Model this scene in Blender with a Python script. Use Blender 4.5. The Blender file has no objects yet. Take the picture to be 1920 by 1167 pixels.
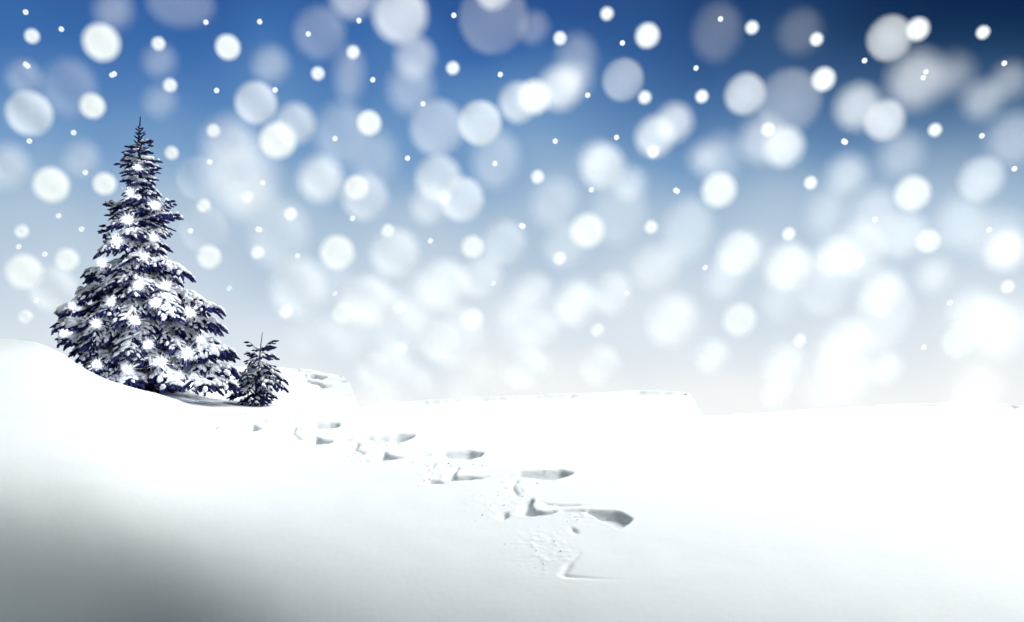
# Snowy slope with a snow-laden spruce hung with star lights, a sapling, ski tracks and falling snow.
import bpy, math, random
import numpy as np
from mathutils import Vector

random.seed(7)
rng = np.random.default_rng(7)
scene = bpy.context.scene
col = scene.collection

# ------------------------------------------------------------------ survey of the place
F = 1867.0           # focal length in photo pixels
HV = 790.0           # eye level row
CU = 960.0
CZ = 2.55            # eye height
SUN = Vector((0.64, 0.255, 0.71)).normalized()


def P(u, v, d):
    return Vector(((u - CU) / F * d, d, CZ + (HV - v) / F * d))


# ------------------------------------------------------------------ materials
def new_mat(name):
    m = bpy.data.materials.new(name)
    m.use_nodes = True
    nt = m.node_tree
    nt.nodes.clear()
    out = nt.nodes.new('ShaderNodeOutputMaterial')
    return m, nt, out


def snow_mat(name, bump_scale=60.0, bump=0.05, base=(0.86, 0.875, 0.89), translucent=0.0):
    m, nt, out = new_mat(name)
    b = nt.nodes.new('ShaderNodeBsdfPrincipled')
    b.inputs['Roughness'].default_value = 0.65
    b.inputs['Specular IOR Level'].default_value = 0.2
    tc = nt.nodes.new('ShaderNodeTexCoord')
    n = nt.nodes.new('ShaderNodeTexNoise')
    n.inputs['Scale'].default_value = bump_scale
    n.inputs['Detail'].default_value = 6
    r = nt.nodes.new('ShaderNodeMix')
    r.data_type = 'RGBA'
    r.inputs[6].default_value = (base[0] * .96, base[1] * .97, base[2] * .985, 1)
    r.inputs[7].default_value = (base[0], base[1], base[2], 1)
    bp = nt.nodes.new('ShaderNodeBump')
    bp.inputs['Strength'].default_value = bump
    bp.inputs['Distance'].default_value = 0.05
    L = nt.links.new
    L(tc.outputs['Object'], n.inputs['Vector'])
    L(n.outputs['Fac'], r.inputs[0])
    L(r.outputs[2], b.inputs['Base Color'])
    L(n.outputs['Fac'], bp.inputs['Height'])
    L(bp.outputs['Normal'], b.inputs['Normal'])
    if translucent:
        tl = nt.nodes.new('ShaderNodeBsdfTranslucent')
        tl.inputs['Color'].default_value = (.95, .96, .98, 1)
        mx = nt.nodes.new('ShaderNodeMixShader')
        mx.inputs[0].default_value = translucent
        L(b.outputs[0], mx.inputs[1]); L(tl.outputs[0], mx.inputs[2])
        L(mx.outputs[0], out.inputs['Surface'])
    else:
        L(b.outputs[0], out.inputs['Surface'])
    return m


def needle_mat(name):
    m, nt, out = new_mat(name)
    b = nt.nodes.new('ShaderNodeBsdfPrincipled')
    b.inputs['Roughness'].default_value = 0.7
    b.inputs['Specular IOR Level'].default_value = 0.15
    tc = nt.nodes.new('ShaderNodeTexCoord')
    n = nt.nodes.new('ShaderNodeTexNoise')
    n.inputs['Scale'].default_value = 9
    n.inputs['Detail'].default_value = 5
    cr = nt.nodes.new('ShaderNodeValToRGB')
    cr.color_ramp.elements[0].position = 0.35
    cr.color_ramp.elements[0].color = (0.005, 0.005, 0.032, 1)
    cr.color_ramp.elements[1].position = 0.68
    cr.color_ramp.elements[1].color = (0.026, 0.036, 0.19, 1)
    L = nt.links.new
    L(tc.outputs['Object'], n.inputs['Vector'])
    L(n.outputs['Fac'], cr.inputs[0])
    L(cr.outputs[0], b.inputs['Base Color'])
    L(b.outputs[0], out.inputs['Surface'])
    return m


def bark_mat(name):
    m, nt, out = new_mat(name)
    b = nt.nodes.new('ShaderNodeBsdfPrincipled')
    b.inputs['Roughness'].default_value = 0.9
    b.inputs['Specular IOR Level'].default_value = 0.1
    tc = nt.nodes.new('ShaderNodeTexCoord')
    n = nt.nodes.new('ShaderNodeTexNoise')
    n.inputs['Scale'].default_value = 22
    n.inputs['Detail'].default_value = 6
    cr = nt.nodes.new('ShaderNodeValToRGB')
    cr.color_ramp.elements[0].color = (0.006, 0.006, 0.014, 1)
    cr.color_ramp.elements[1].color = (0.035, 0.032, 0.05, 1)
    L = nt.links.new
    L(tc.outputs['Object'], n.inputs['Vector'])
    L(n.outputs['Fac'], cr.inputs[0])
    L(cr.outputs[0], b.inputs['Base Color'])
    L(b.outputs[0], out.inputs['Surface'])
    return m


def flake_mat(name):
    """loose airy snow: lets light through; how dense each flake is comes from the object's own colour"""
    m, nt, out = new_mat(name)
    tl = nt.nodes.new('ShaderNodeBsdfTranslucent')
    tl.inputs['Color'].default_value = (0.965, 0.99, 0.98, 1)
    df = nt.nodes.new('ShaderNodeBsdfDiffuse')
    df.inputs['Color'].default_value = (0.95, 0.95, 0.95, 1)
    mx0 = nt.nodes.new('ShaderNodeMixShader')
    mx0.inputs[0].default_value = 0.08
    tr = nt.nodes.new('ShaderNodeBsdfTransparent')
    mx = nt.nodes.new('ShaderNodeMixShader')
    oi = nt.nodes.new('ShaderNodeObjectInfo')
    sp = nt.nodes.new('ShaderNodeSeparateColor')
    L = nt.links.new
    L(oi.outputs['Color'], sp.inputs[0])
    L(tl.outputs[0], mx0.inputs[1])
    L(df.outputs[0], mx0.inputs[2])
    L(sp.outputs[0], mx.inputs[0])
    L(tr.outputs[0], mx.inputs[1])
    L(mx0.outputs[0], mx.inputs[2])
    L(mx.outputs[0], out.inputs['Surface'])
    return m


def lamp_mat(name, c, s):
    m, nt, out = new_mat(name)
    e = nt.nodes.new('ShaderNodeEmission')
    e.inputs['Color'].default_value = (*c, 1)
    e.inputs['Strength'].default_value = s
    nt.links.new(e.outputs[0], out.inputs['Surface'])
    return m


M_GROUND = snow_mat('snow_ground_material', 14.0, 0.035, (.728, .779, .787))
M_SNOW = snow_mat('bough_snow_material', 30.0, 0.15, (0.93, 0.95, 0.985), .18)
M_CRUMB = snow_mat('snow_crumb_material', 50.0, 0.2, (0.84, 0.86, 0.89))
M_NEEDLE = needle_mat('needle_material')
M_BARK = bark_mat('bark_material')
M_FLAKE = flake_mat('snowflake_material')
M_BULB = lamp_mat('lamp_bulb_material', (0.86, 0.91, 1.0), 75.0)
M_RAY = lamp_mat('glow_ray_material', (0.84, 0.89, 1.0), 1.7)


# ------------------------------------------------------------------ helpers
def mesh_obj(name, verts, faces, mat, parent=None, smooth=True):
    """faces: list of integer arrays (n,k); one linked object"""
    me = bpy.data.meshes.new(name)
    verts = np.asarray(verts, dtype=np.float32)
    me.vertices.add(len(verts))
    me.vertices.foreach_set('co', verts.ravel())
    fl = [np.asarray(f, dtype=np.int32) for f in faces if len(f)]
    tot = np.concatenate([np.full(len(f), f.shape[1], dtype=np.int32) for f in fl])
    idx = np.concatenate([f.ravel() for f in fl])
    start = np.concatenate([[0], np.cumsum(tot)[:-1]]).astype(np.int32)
    me.loops.add(len(idx))
    me.loops.foreach_set('vertex_index', idx)
    me.polygons.add(len(tot))
    me.polygons.foreach_set('loop_start', start)
    me.polygons.foreach_set('loop_total', tot)
    me.polygons.foreach_set('use_smooth', np.full(len(tot), smooth, dtype=bool))
    me.update(calc_edges=True)
    me.validate()
    me.materials.append(mat)
    o = bpy.data.objects.new(name, me)
    col.objects.link(o)
    if parent is not None:
        o.parent = parent
    return o


def empty(name, loc):
    o = bpy.data.objects.new(name, None)
    o.empty_display_size = 0.2
    o.location = loc
    col.objects.link(o)
    return o


def tag(o, label=None, cat=None, group=None, kind=None):
    if label:
        o['label'] = label
    if cat:
        o['category'] = cat
    if group:
        o['group'] = group
    if kind:
        o['kind'] = kind


def sstep(a, b, x):
    t = np.clip((np.asarray(x, dtype=float) - a) / (b - a), 0, 1)
    return t * t * (3 - 2 * t)


def vnoise(x, y, seed=0):
    """smooth value noise on arrays"""
    x = np.asarray(x, dtype=float); y = np.asarray(y, dtype=float)
    xi = np.floor(x); yi = np.floor(y)
    fx = x - xi; fy = y - yi
    fx = fx * fx * (3 - 2 * fx); fy = fy * fy * (3 - 2 * fy)

    def h(a, b):
        q = np.sin(a * 127.1 + b * 311.7 + seed * 74.7) * 43758.5453
        return q - np.floor(q)
    return (h(xi, yi) * (1 - fx) + h(xi + 1, yi) * fx) * (1 - fy) + \
           (h(xi, yi + 1) * (1 - fx) + h(xi + 1, yi + 1) * fx) * fy


def smooth_interp(x, xs, ys):
    """monotone cubic through knots"""
    x = np.asarray(x, dtype=float)
    xs = np.asarray(xs, dtype=float); ys = np.asarray(ys, dtype=float)
    h = np.diff(xs); dl = np.diff(ys) / h
    m = np.zeros_like(ys)
    m[0], m[-1] = dl[0], dl[-1]
    for i in range(1, len(ys) - 1):
        m[i] = 0 if dl[i - 1] * dl[i] <= 0 else 2 * dl[i - 1] * dl[i] / (dl[i - 1] + dl[i])
    k = np.clip(np.searchsorted(xs, x) - 1, 0, len(h) - 1)
    t = np.clip((x - xs[k]) / h[k], 0, 1)
    t2, t3 = t * t, t * t * t
    return (2 * t3 - 3 * t2 + 1) * ys[k] + (t3 - 2 * t2 + t) * h[k] * m[k] + \
           (-2 * t3 + 3 * t2) * ys[k + 1] + (t3 - t2) * h[k] * m[k + 1]


# ------------------------------------------------------------------ the ground: one snow sheet to the horizon
VTOP, VBOT = 560.0, 1216.0
VV = np.arange(VTOP, VBOT + 1, 2.0)


UG = np.arange(-3200.0, 5101.0, 20.0)


def soft_curve(xs, ys, sigma=170.0):
    """knots joined and rounded off so that the snow has no creases"""
    y = np.interp(UG, xs, ys)
    k = np.exp(-.5 * (np.arange(-600, 601, 20) / sigma) ** 2); k /= k.sum()
    return np.convolve(np.pad(y, 30, mode='edge'), k, mode='valid')


C_ROW = soft_curve([-400, 0, 300, 700, 1000, 1400, 1920, 2400], [830, 830, 790, 785, 800, 830, 870, 890])
C_AMT = soft_curve([-400, 0, 330, 600, 960, 1400, 1920, 2400], [4.4, 3.3, .88, .66, .57, .47, .39, .35])  # invented roll-off, shaped to put the lower-left darkening into the slope
C_BASE = soft_curve([-600, 0, 200, 330, 480, 960, 1920, 2600], [.44, .43, .37, .205, .185, .18, .18, .18], 60)
C_ANCH = soft_curve([-1200, 0, 480, 960, 1920, 3200], [11.6, 11.35, 11.2, 10.8, 10.4, 10.3], 240)


def slope(u, v):
    """fall of the snow field towards the viewer: gentle above, rolling off steeply near the viewer, most on the left"""
    vb, a, b = np.interp(u, UG, C_ROW), np.interp(u, UG, C_AMT), np.interp(u, UG, C_BASE)
    q = np.clip((v - vb) / (1167 - vb), 0, 1.15)
    terr = np.exp(-((v - 752) / 22.0) ** 2) * sstep(180, 372, u) * (1 - sstep(560, 900, u))
    return b + a * q ** 1.5 + 0.10 * (1 - sstep(640, 800, v)) - .075 * terr


def depth_profile(u):
    """depth of the snow surface at every row VV in the direction u"""
    g = 1.0 / F / np.maximum(slope(u, VV) + (VV - HV) / F, 0.05)
    c = np.concatenate([[0], np.cumsum((g[1:] + g[:-1]) * 0.5 * 2.0)])
    c = c - np.interp(1000.0, VV, c)
    return np.interp(u, UG, C_ANCH) * np.exp(-c)


HUMP_U = [-2600, -300, 0, 60, 110, 150, 200, 260, 310, 372]
HUMP_V = [610, 640, 636, 642, 661, 688, 714, 733, 745, 757]
CREST = [(372, 688), (520, 688), (560, 693), (620, 699), (640, 704), (655, 715), (674, 766), (740, 757), (900, 745.5),
         (1060, 739.5), (1200, 734), (1285, 736), (1296, 741), (1320, 779), (1345, 780), (1420, 775), (1500, 770),
         (1600, 763.5), (1700, 758.5), (1800, 756), (1860, 756), (1920, 762), (2100, 766), (2400, 772), (4500, 772)]
CRU = [c[0] for c in CREST]; CRV = [c[1] for c in CREST]

us = np.concatenate([np.linspace(-2600, -250, 24), np.arange(-200, 340, 6.0), np.arange(340, 1262, 2.0),
                     np.arange(1264, 1290, 4.0), np.arange(1290, 1330, 2.0), np.arange(1332, 2120, 6.0),
                     np.linspace(2150, 4500, 24)])
NF, NS = 250, 44
K = 372.0
profK = depth_profile(K)
okK = VV >= 688 - 1e-6
dK = profK[okK][::-1]; zK = (dK * (HV - VV[okK][::-1]) / F)       # ascending depth

rows_u, rows_v, rows_d, rows_z = [], [], [], []
for u in us:
    prof = depth_profile(u)
    if u < K:
        vh = float(smooth_interp(u, HUMP_U, HUMP_V))
        vf = np.linspace(VBOT, vh, NF)
        df = np.interp(vf, VV, prof)
        zf = df * (HV - vf) / F
        d0 = df[-1]
        d1 = max(dK[-1], d0 + 4)
        t = np.linspace(0, 1, NS + 1)[1:] ** 1.3
        ds = d0 + (d1 - d0) * t
        pk = np.interp(ds, dK, zK); p0 = np.interp(d0, dK, zK)
        zs = pk + (zf[-1] - p0) * np.exp(-((ds - d0) / 1.2) ** 2)
        vs = HV - zs / ds * F
    else:
        vc = float(np.interp(u, CRU, CRV))
        vsplit = float(np.interp(u, [372, 560, 640, 5000], [757, 772, 785, 785]))
        vsplit = max(vsplit, vc + 4)
        vf = np.linspace(VBOT, vsplit, NF)
        df = np.interp(vf, VV, prof)
        zf = df * (HV - vf) / F
        vs = np.linspace(vsplit, vc, NS + 1)[1:]
        ds = np.interp(vs, VV, prof)
        zs = ds * (HV - vs) / F
    rows_u.append(np.full(NF + NS, u)); rows_v.append(np.concatenate([vf, vs]))
    rows_d.append(np.concatenate([df, ds])); rows_z.append(np.concatenate([zf, zs]))
GU, GV, GD, GZ = (np.array(a) for a in (rows_u, rows_v, rows_d, rows_z))   # (columns, rows)
# the two drifts end in tips that lean out to the right over the hollow beside them
lean = np.interp(GV, [736, 741, 745, 752, 762, 777], [0, 6, 11, 9, 4, 0]) * sstep(1225, 1297, GU) * (1 - sstep(1297, 1320, GU))
lean2 = np.interp(GV, [700, 708, 718, 732, 750, 764], [0, 4, 9, 7, 3, 0]) * sstep(600, 655, GU) * (1 - sstep(655, 674, GU))
GX = (GU + lean + lean2 - CU) / F * GD
GZ0 = GZ.copy()


def poly_dist(pu, pv, poly, ky=1.6):
    """signed distance (inside > 0) to a polygon on the slope"""
    poly = np.array(poly, dtype=float)
    x, y = pu, pv * ky
    px, py = poly[:, 0], poly[:, 1] * ky
    best = np.full(pu.shape, 1e9); inside = np.zeros(pu.shape, dtype=bool)
    n = len(px)
    for i in range(n):
        ax, ay, bx, by = px[i], py[i], px[(i + 1) % n], py[(i + 1) % n]
        ex, ey = bx - ax, by - ay
        t = np.clip(((x - ax) * ex + (y - ay) * ey) / (ex * ex + ey * ey + 1e-9), 0, 1)
        best = np.minimum(best, np.hypot(x - ax - t * ex, y - ay - t * ey))
        cr = ((ay > y) != (by > y)) & (x < (bx - ax) * (y - ay) / (by - ay + 1e-12) + ax)
        inside ^= cr
    return np.where(inside, best, -best)


# hollows of the track: outline on the slope, depth (m), softness of the wall
TRACK = [
    # scuffs by the sapling
    ([(383, 782), (390, 775), (400, 768), (404, 771), (394, 780), (388, 785)], .045, 4),
    ([(392, 806), (398, 799), (412, 795), (407, 803), (398, 808)], .05, 4),
    ([(448, 778), (456, 768), (462, 778), (452, 780)], .04, 4),
    ([(455, 809), (464, 800), (474, 795), (482, 803), (497, 804), (478, 809)], .10, 6),
    ([(476, 793), (490, 787), (497, 783), (503, 780), (498, 790), (484, 795)], .06, 4),
    ([(500, 787), (520, 781), (560, 779), (620, 774), (690, 768), (640, 776), (560, 784), (512, 789)], .05, 4),
    # long leaf shaped hollows and their hooks
    ([(542, 800), (575, 795), (600, 794), (622, 793), (636, 794), (632, 801), (615, 806), (596, 805), (580, 800)], .14, 7),
    ([(577, 833), (583, 825), (594, 820), (601, 824), (628, 826), (612, 831), (594, 833)], .12, 6),
    ([(625, 827), (645, 824), (665, 823), (664, 826), (640, 829)], .05, 3),
    ([(662, 825), (690, 819), (725, 816), (752, 815), (778, 816), (768, 823), (745, 830), (715, 830), (695, 826)], .14, 7),
    ([(702, 865), (708, 855), (722, 845), (725, 853), (745, 857), (772, 856), (748, 861), (722, 865)], .12, 6),
    ([(748, 846), (775, 847), (803, 848), (803, 850), (775, 850), (748, 849)], .04, 3),
    ([(806, 855), (830, 849), (860, 846), (885, 847), (907, 851), (900, 858), (878, 864), (850, 862), (828, 857)], .14, 7),
    ([(834, 902), (842, 890), (852, 880), (861, 877), (852, 890), (856, 895), (890, 896), (925, 893), (895, 901), (858, 904)], .13, 6),
    ([(880, 884), (920, 886), (960, 885), (960, 888), (920, 889), (880, 887)], .04, 3),
    ([(922, 896), (947, 892), (978, 885), (1010, 884), (1050, 882), (1073, 886), (1063, 895), (1030, 904), (1005, 899), (975, 895)], .15, 7),
    ([(970, 964), (975, 950), (986, 938), (1000, 932), (996, 946), (1000, 956), (1025, 960), (1055, 957), (1030, 964), (995, 968), (978, 966)], .13, 8),
    ([(1010, 938), (1028, 944), (1048, 946), (1078, 946), (1110, 950), (1078, 950), (1045, 950), (1025, 948)], .04, 3),
    ([(1092, 958), (1120, 957), (1152, 958), (1172, 966), (1184, 975), (1176, 986), (1158, 994), (1145, 985), (1120, 971)], .13, 8),
    ([(1086, 1035), (1091, 1039), (1076, 1060), (1068, 1077), (1110, 1084), (1190, 1089), (1110, 1090), (1054, 1086), (1045, 1077), (1056, 1058)], .030, 14),
    ([(1069, 985), (1080, 992), (1083, 1003), (1076, 1001), (1068, 992)], .05, 4),
    ([(951, 908), (957, 914), (960, 921), (954, 920)], .05, 3),
    ([(806, 876), (812, 866), (815, 872), (810, 880)], .05, 3),
    ([(790, 906), (808, 900), (825, 903), (840, 907), (815, 909)], .06, 4),
    ([(930, 970), (940, 960), (950, 958), (955, 968), (945, 974)], .06, 4),
    # faint furrows that link the hollows
    ([(497, 803), (520, 800), (545, 799), (545, 802), (520, 804), (497, 806)], .06, 4),
    ([(770, 856), (790, 853), (810, 852), (810, 856), (790, 857), (770, 859)], .06, 4),
    ([(1052, 956), (1072, 956), (1096, 957), (1096, 961), (1072, 961), (1052, 960)], .06, 4),
    ([(660, 836), (668, 830), (676, 832), (668, 842), (684, 850), (680, 854), (660, 843)], .06, 4),
    ([(545, 806), (552, 800), (558, 803), (552, 812), (566, 824), (560, 827), (546, 814)], .05, 4),
    ([(958, 908), (966, 900), (972, 904), (964, 914), (972, 930), (966, 934), (956, 918)], .05, 4),
    ([(400, 806), (430, 809), (455, 807), (455, 810), (430, 812), (400, 809)], .05, 4),
    ([(366, 778), (374, 772), (384, 770), (378, 777), (372, 786)], .05, 4),
    ([(535, 815), (545, 810), (548, 815), (540, 820)], .04, 3),
]
reg = (GU > 330) & (GU < 1280) & (GV > 740) & (GV < 1130)
pu, pv = GU[reg], GV[reg]
dz = np.zeros(pu.shape)
wob_u = pu + 5 * (vnoise(pu / 9, pv / 5, 1) - .5)
wob_v = pv + 2.6 * (vnoise(pu / 22, pv / 6, 2) - .5)
for poly, h, w in TRACK:
    sd = poly_dist(wob_u, wob_v, poly)
    dz -= (1.05 if poly[0][1] < 850 else .78) * h * sstep(-1.0, 5.0 if w < 12 else w, sd)
    if w < 10 and h > .07:
        dz += np.where(sd < 0, .007 * np.exp(sd / 6.0), .007) * (sd > -30)   # squeezed-up rim
# crumbly snow thrown out beside the hooks
THROWN = [(545, 812, 22, 12), (680, 855, 32, 18), (812, 890, 26, 20), (925, 945, 42, 28), (1020, 1030, 50, 45), (420, 785, 55, 24),
          (560, 785, 60, 12), (740, 838, 40, 10), (870, 872, 40, 10), (985, 918, 40, 12), (1085, 968, 30, 18)]
cr = np.zeros(pu.shape)
for cu_, cv_, ru, rv in THROWN:
    cr = np.maximum(cr, np.exp(-(((pu - cu_) / ru) ** 2 + ((pv - cv_) / rv) ** 2)))
lump = np.clip(vnoise(pu / 3.1, pv / 2.2, 11) - .62, 0, 1) * vnoise(pu / 18, pv / 9, 12)
dz += cr * .085 * lump
DZ = np.zeros_like(GZ); DZ[reg] = dz
kk = np.exp(-.5 * (np.arange(-9, 10) / 1.5) ** 2); kk /= kk.sum()
ca, cb = int(np.searchsorted(us, 340)), int(np.searchsorted(us, 1262))
DZ[ca:cb] = sum(w_ * np.roll(DZ[ca:cb], sh, 0) for w_, sh in zip(kk, range(-9, 10)))      # wind has blunted the ends
GZ += DZ
# ploughed surface of the drift behind the sapling
reg2 = (GU > 500) & (GU < 668) & (GV > 688) & (GV < 768)
pu, pv = GU[reg2], GV[reg2]
sc = np.clip(vnoise((pu + pv * 1.5) / 26, pv / 3.6, 21) - .58, 0, 1) * sstep(505, 540, pu) * (1 - sstep(640, 662, pu))
GZ[reg2] += -.09 * sc * sstep(690, 698, pv) * (1 - sstep(740, 766, pv))
for poly, h, w in [([(560, 700), (590, 702), (615, 707), (602, 712), (575, 707)], .12, 4), ([(570, 712), (600, 718), (618, 727), (600, 724), (575, 717)], .10, 4)]:
    GZ[reg2] -= h * sstep(0, w, poly_dist(pu + 4 * (vnoise(pu / 5, pv / 3, 3) - .5), pv + 2 * (vnoise(pu / 6, pv / 3, 4) - .5), poly))
# wind crust along the crest of the long drift: a thin broken step
lastband = np.zeros_like(GZ)
vcr = np.interp(GU, CRU, CRV)
dist = GV - vcr
crust = (GU > 560) & (dist < 14)
amp = .012 + .020 * vnoise(GU / 55, 0 * GU, 31) + .008 * (vnoise(GU / 9, 0 * GU, 32) - .5)
amp = amp * (1 - sstep(575, 625, GU) * (1 - sstep(690, 720, GU))) * (1 - sstep(1255, 1290, GU) * (1 - sstep(1350, 1380, GU)))
side = np.where(GU < 1303, 1.0, .55) * np.where((GU > 1380) & (GU < 1640), .25, 1.0)
GZ = np.where(crust, GZ + side * amp * (1 - sstep(1.2, 4.0, dist)) - .3 * side * amp * sstep(2, 5, dist) * (1 - sstep(6, 14, dist)), GZ)
crest_groove = ((GU > 515) & (GU < 640) & (dist < 12)) | ((GU > 690) & (GU < 1285) & (dist < 12)) | ((GU > 1690) & (GU < 1905) & (dist < 12))
GZ = np.where(crest_groove, GZ - .062 * (.30 + .70 * sstep(.15, .75, vnoise(GU / 48, 0 * GU, 33))) * (.7 + .3 * vnoise(GU / 7, 0 * GU, 34)) * sstep(.8, 1.5, dist) * (1 - sstep(2.6, 6.0, dist)), GZ)     # groove added below the crest, its shaded wall drawing a thin grey line
# broad, barely visible wind ripples and settling
GZ += .030 * (vnoise(GX / 2.4 + 3, GD / 1.1, 41) - .5) + .005 * (vnoise(GX / .35, GD / .22, 42) - .5)

# far side: the drifts fall away to a white valley that runs to the horizon
tailD = [(.25, -.05), (.8, -.35), (2.5, -1.6), (8, -4.5), (40, -9.0), (250, -14.0), (1200, -17.0), (5000, -20.0)]
TD = np.stack([GD[:, -1] + a for a, _ in tailD], 1)
TZ = np.stack([np.where(a < 10, GZ[:, -1] + b, b) + 0 * GZ[:, -1] for a, b in tailD], 1)
# near side, unseen: drops off under and behind the viewer to cut bounced light
nd = [(.88, -.10), (.72, -.22), (.5, -.33), (.25, -.38)]
zb = GZ[:, 0]; db = GD[:, 0]
ND = np.stack([db * a for a, _ in nd][::-1], 1)
NZ = np.stack([zb * (1 - w) + (-4.4) * w for w in (.15, .38, .68, .9)][::-1], 1)
BD = np.stack([0 * db + y for y in (-600, -120, -25, -5)], 1)
BZ = np.stack([0 * db - 4.4 - s for s in (160, 60, 16, 2.6)], 1)
AD = np.concatenate([BD, ND, GD, TD], 1)
AZ = np.concatenate([BZ, NZ, GZ, TZ], 1)
XS = np.concatenate([np.stack([0 * db + w for w in (450, 95, 24, 9)], 1), np.maximum(ND, 5), GD, TD], 1)
AX = (us[:, None] - CU) / F * XS
nc, nr = AX.shape
gv = np.stack([AX, AD, AZ + CZ], -1).reshape(-1, 3)
ii = np.arange(nc * nr).reshape(nc, nr)
gf = np.stack([ii[:-1, :-1], ii[1:, :-1], ii[1:, 1:], ii[:-1, 1:]], -1).reshape(-1, 4)
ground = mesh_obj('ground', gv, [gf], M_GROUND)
ground.data.set_sharp_from_angle(angle=math.radians(48))
tag(ground, 'smooth white snowfield with a zigzag track running up to the spruces', 'ground', kind='structure')


def ground_at(u, v):
    """point of the finished snow surface seen at (u, v)"""
    k = int(np.argmin(np.abs(us - u)))
    r = int(np.argmin(np.abs(GV[k] - v)))
    return Vector((GX[k, r], GD[k, r], CZ + GZ[k, r]))


def ground_z(x, y):
    """height of the snow under a spot of the tree terrace"""
    u = CU + x / y * F
    k = int(np.argmin(np.abs(us - u)))
    return CZ + float(np.interp(y, GD[k], GZ[k]))


# ------------------------------------------------------------------ spruces
def tube(path, radii, sides=6):
    """vertices and quads of a tapering limb"""
    path = np.array(path, dtype=float)
    n = len(path)
    tang = np.gradient(path, axis=0)
    tang /= np.linalg.norm(tang, axis=1)[:, None] + 1e-9
    ref = np.where(np.abs(tang[:, 2:3]) > .9, np.array([[1., 0, 0]]), np.array([[0, 0, 1.]]))
    a = np.cross(tang, ref); a /= np.linalg.norm(a, axis=1)[:, None] + 1e-9
    b = np.cross(tang, a)
    th = np.linspace(0, 2 * np.pi, sides, endpoint=False)
    v = path[:, None, :] + np.array(radii)[:, None, None] * (a[:, None, :] * np.cos(th)[None, :, None] + b[:, None, :] * np.sin(th)[None, :, None])
    idx = np.arange(n * sides).reshape(n, sides)
    q = np.stack([idx[:-1], idx[1:], np.roll(idx[1:], -1, 1), np.roll(idx[:-1], -1, 1)], -1).reshape(-1, 4)
    return v.reshape(-1, 3), q


class Bag:
    def __init__(s):
        s.v, s.q, s.n = [], [], 0

    def add(s, v, q):
        s.v.append(np.asarray(v)); s.q.append(np.asarray(q) + s.n); s.n += len(v)

    def build(s, name, mat, parent, smooth=True):
        return mesh_obj(name, np.concatenate(s.v), [np.concatenate(s.q)], mat, parent, smooth)


def template(ys, rs, sides, star=1.0, flat=None):
    th = np.linspace(0, 2 * np.pi, sides, endpoint=False)
    k = np.where(np.arange(sides) % 2 == 0, 1.0, star)
    v = []
    for j, (y, r) in enumerate(zip(ys, rs)):
        kk = np.roll(k, j)
        x, z = np.cos(th) * r * kk, np.sin(th) * r * kk
        if flat is not None:
            z = np.maximum(z, flat)
        v.append(np.stack([x, np.full(sides, y), z], -1))
    v = np.concatenate(v)
    n = len(ys)
    idx = np.arange(n * sides).reshape(n, sides)
    q = np.stack([idx[:-1], np.roll(idx[:-1], -1, 1), np.roll(idx[1:], -1, 1), idx[1:]], -1).reshape(-1, 4)
    return v, q


T_SHOOT = template([0, .2, .42, .68, .86, 1.0], [.45, 1.0, .95, .9, .62, .06], 8, .5)
T_CAP = template([-.06, .06, .28, .55, .80, .96], [.15, .8, 1.05, 1.0, .72, .12], 8, 1.0, -.18)


T_DOME = template([-.04, .02, .16, .34, .52, .70, .86, .97], [.2, .6, .9, 1.05, 1.0, .85, .6, .15], 12, .92, -.22)


def instances(tmpl, O, D, L, R, up=0.0, wob=0.0):
    """stamp the template along directions D"""
    tv, tq = tmpl
    O, D, L, R = (np.asarray(a, dtype=float) for a in (O, D, L, R))
    D = D / (np.linalg.norm(D, axis=1)[:, None] + 1e-9)
    X = np.cross(D, np.array([[0, 0, 1.0]]))
    X /= np.linalg.norm(X, axis=1)[:, None] + 1e-6
    Z = np.cross(X, D)
    V = O[:, None, :] + tv[None, :, 0:1] * R[:, None, None] * X[:, None, :] + tv[None, :, 1:2] * L[:, None, None] * D[:, None, :] \
        + tv[None, :, 2:3] * R[:, None, None] * Z[:, None, :]
    V[:, :, 2] += up * R[:, None]
    if wob:
        V += (rng.random(V.shape) - .5) * wob * R[:, None, None]
    n, k = len(O), len(tv)
    q = (tq[None] + (np.arange(n) * k)[:, None, None]).reshape(-1, 4)
    return V.reshape(-1, 3), q


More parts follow.
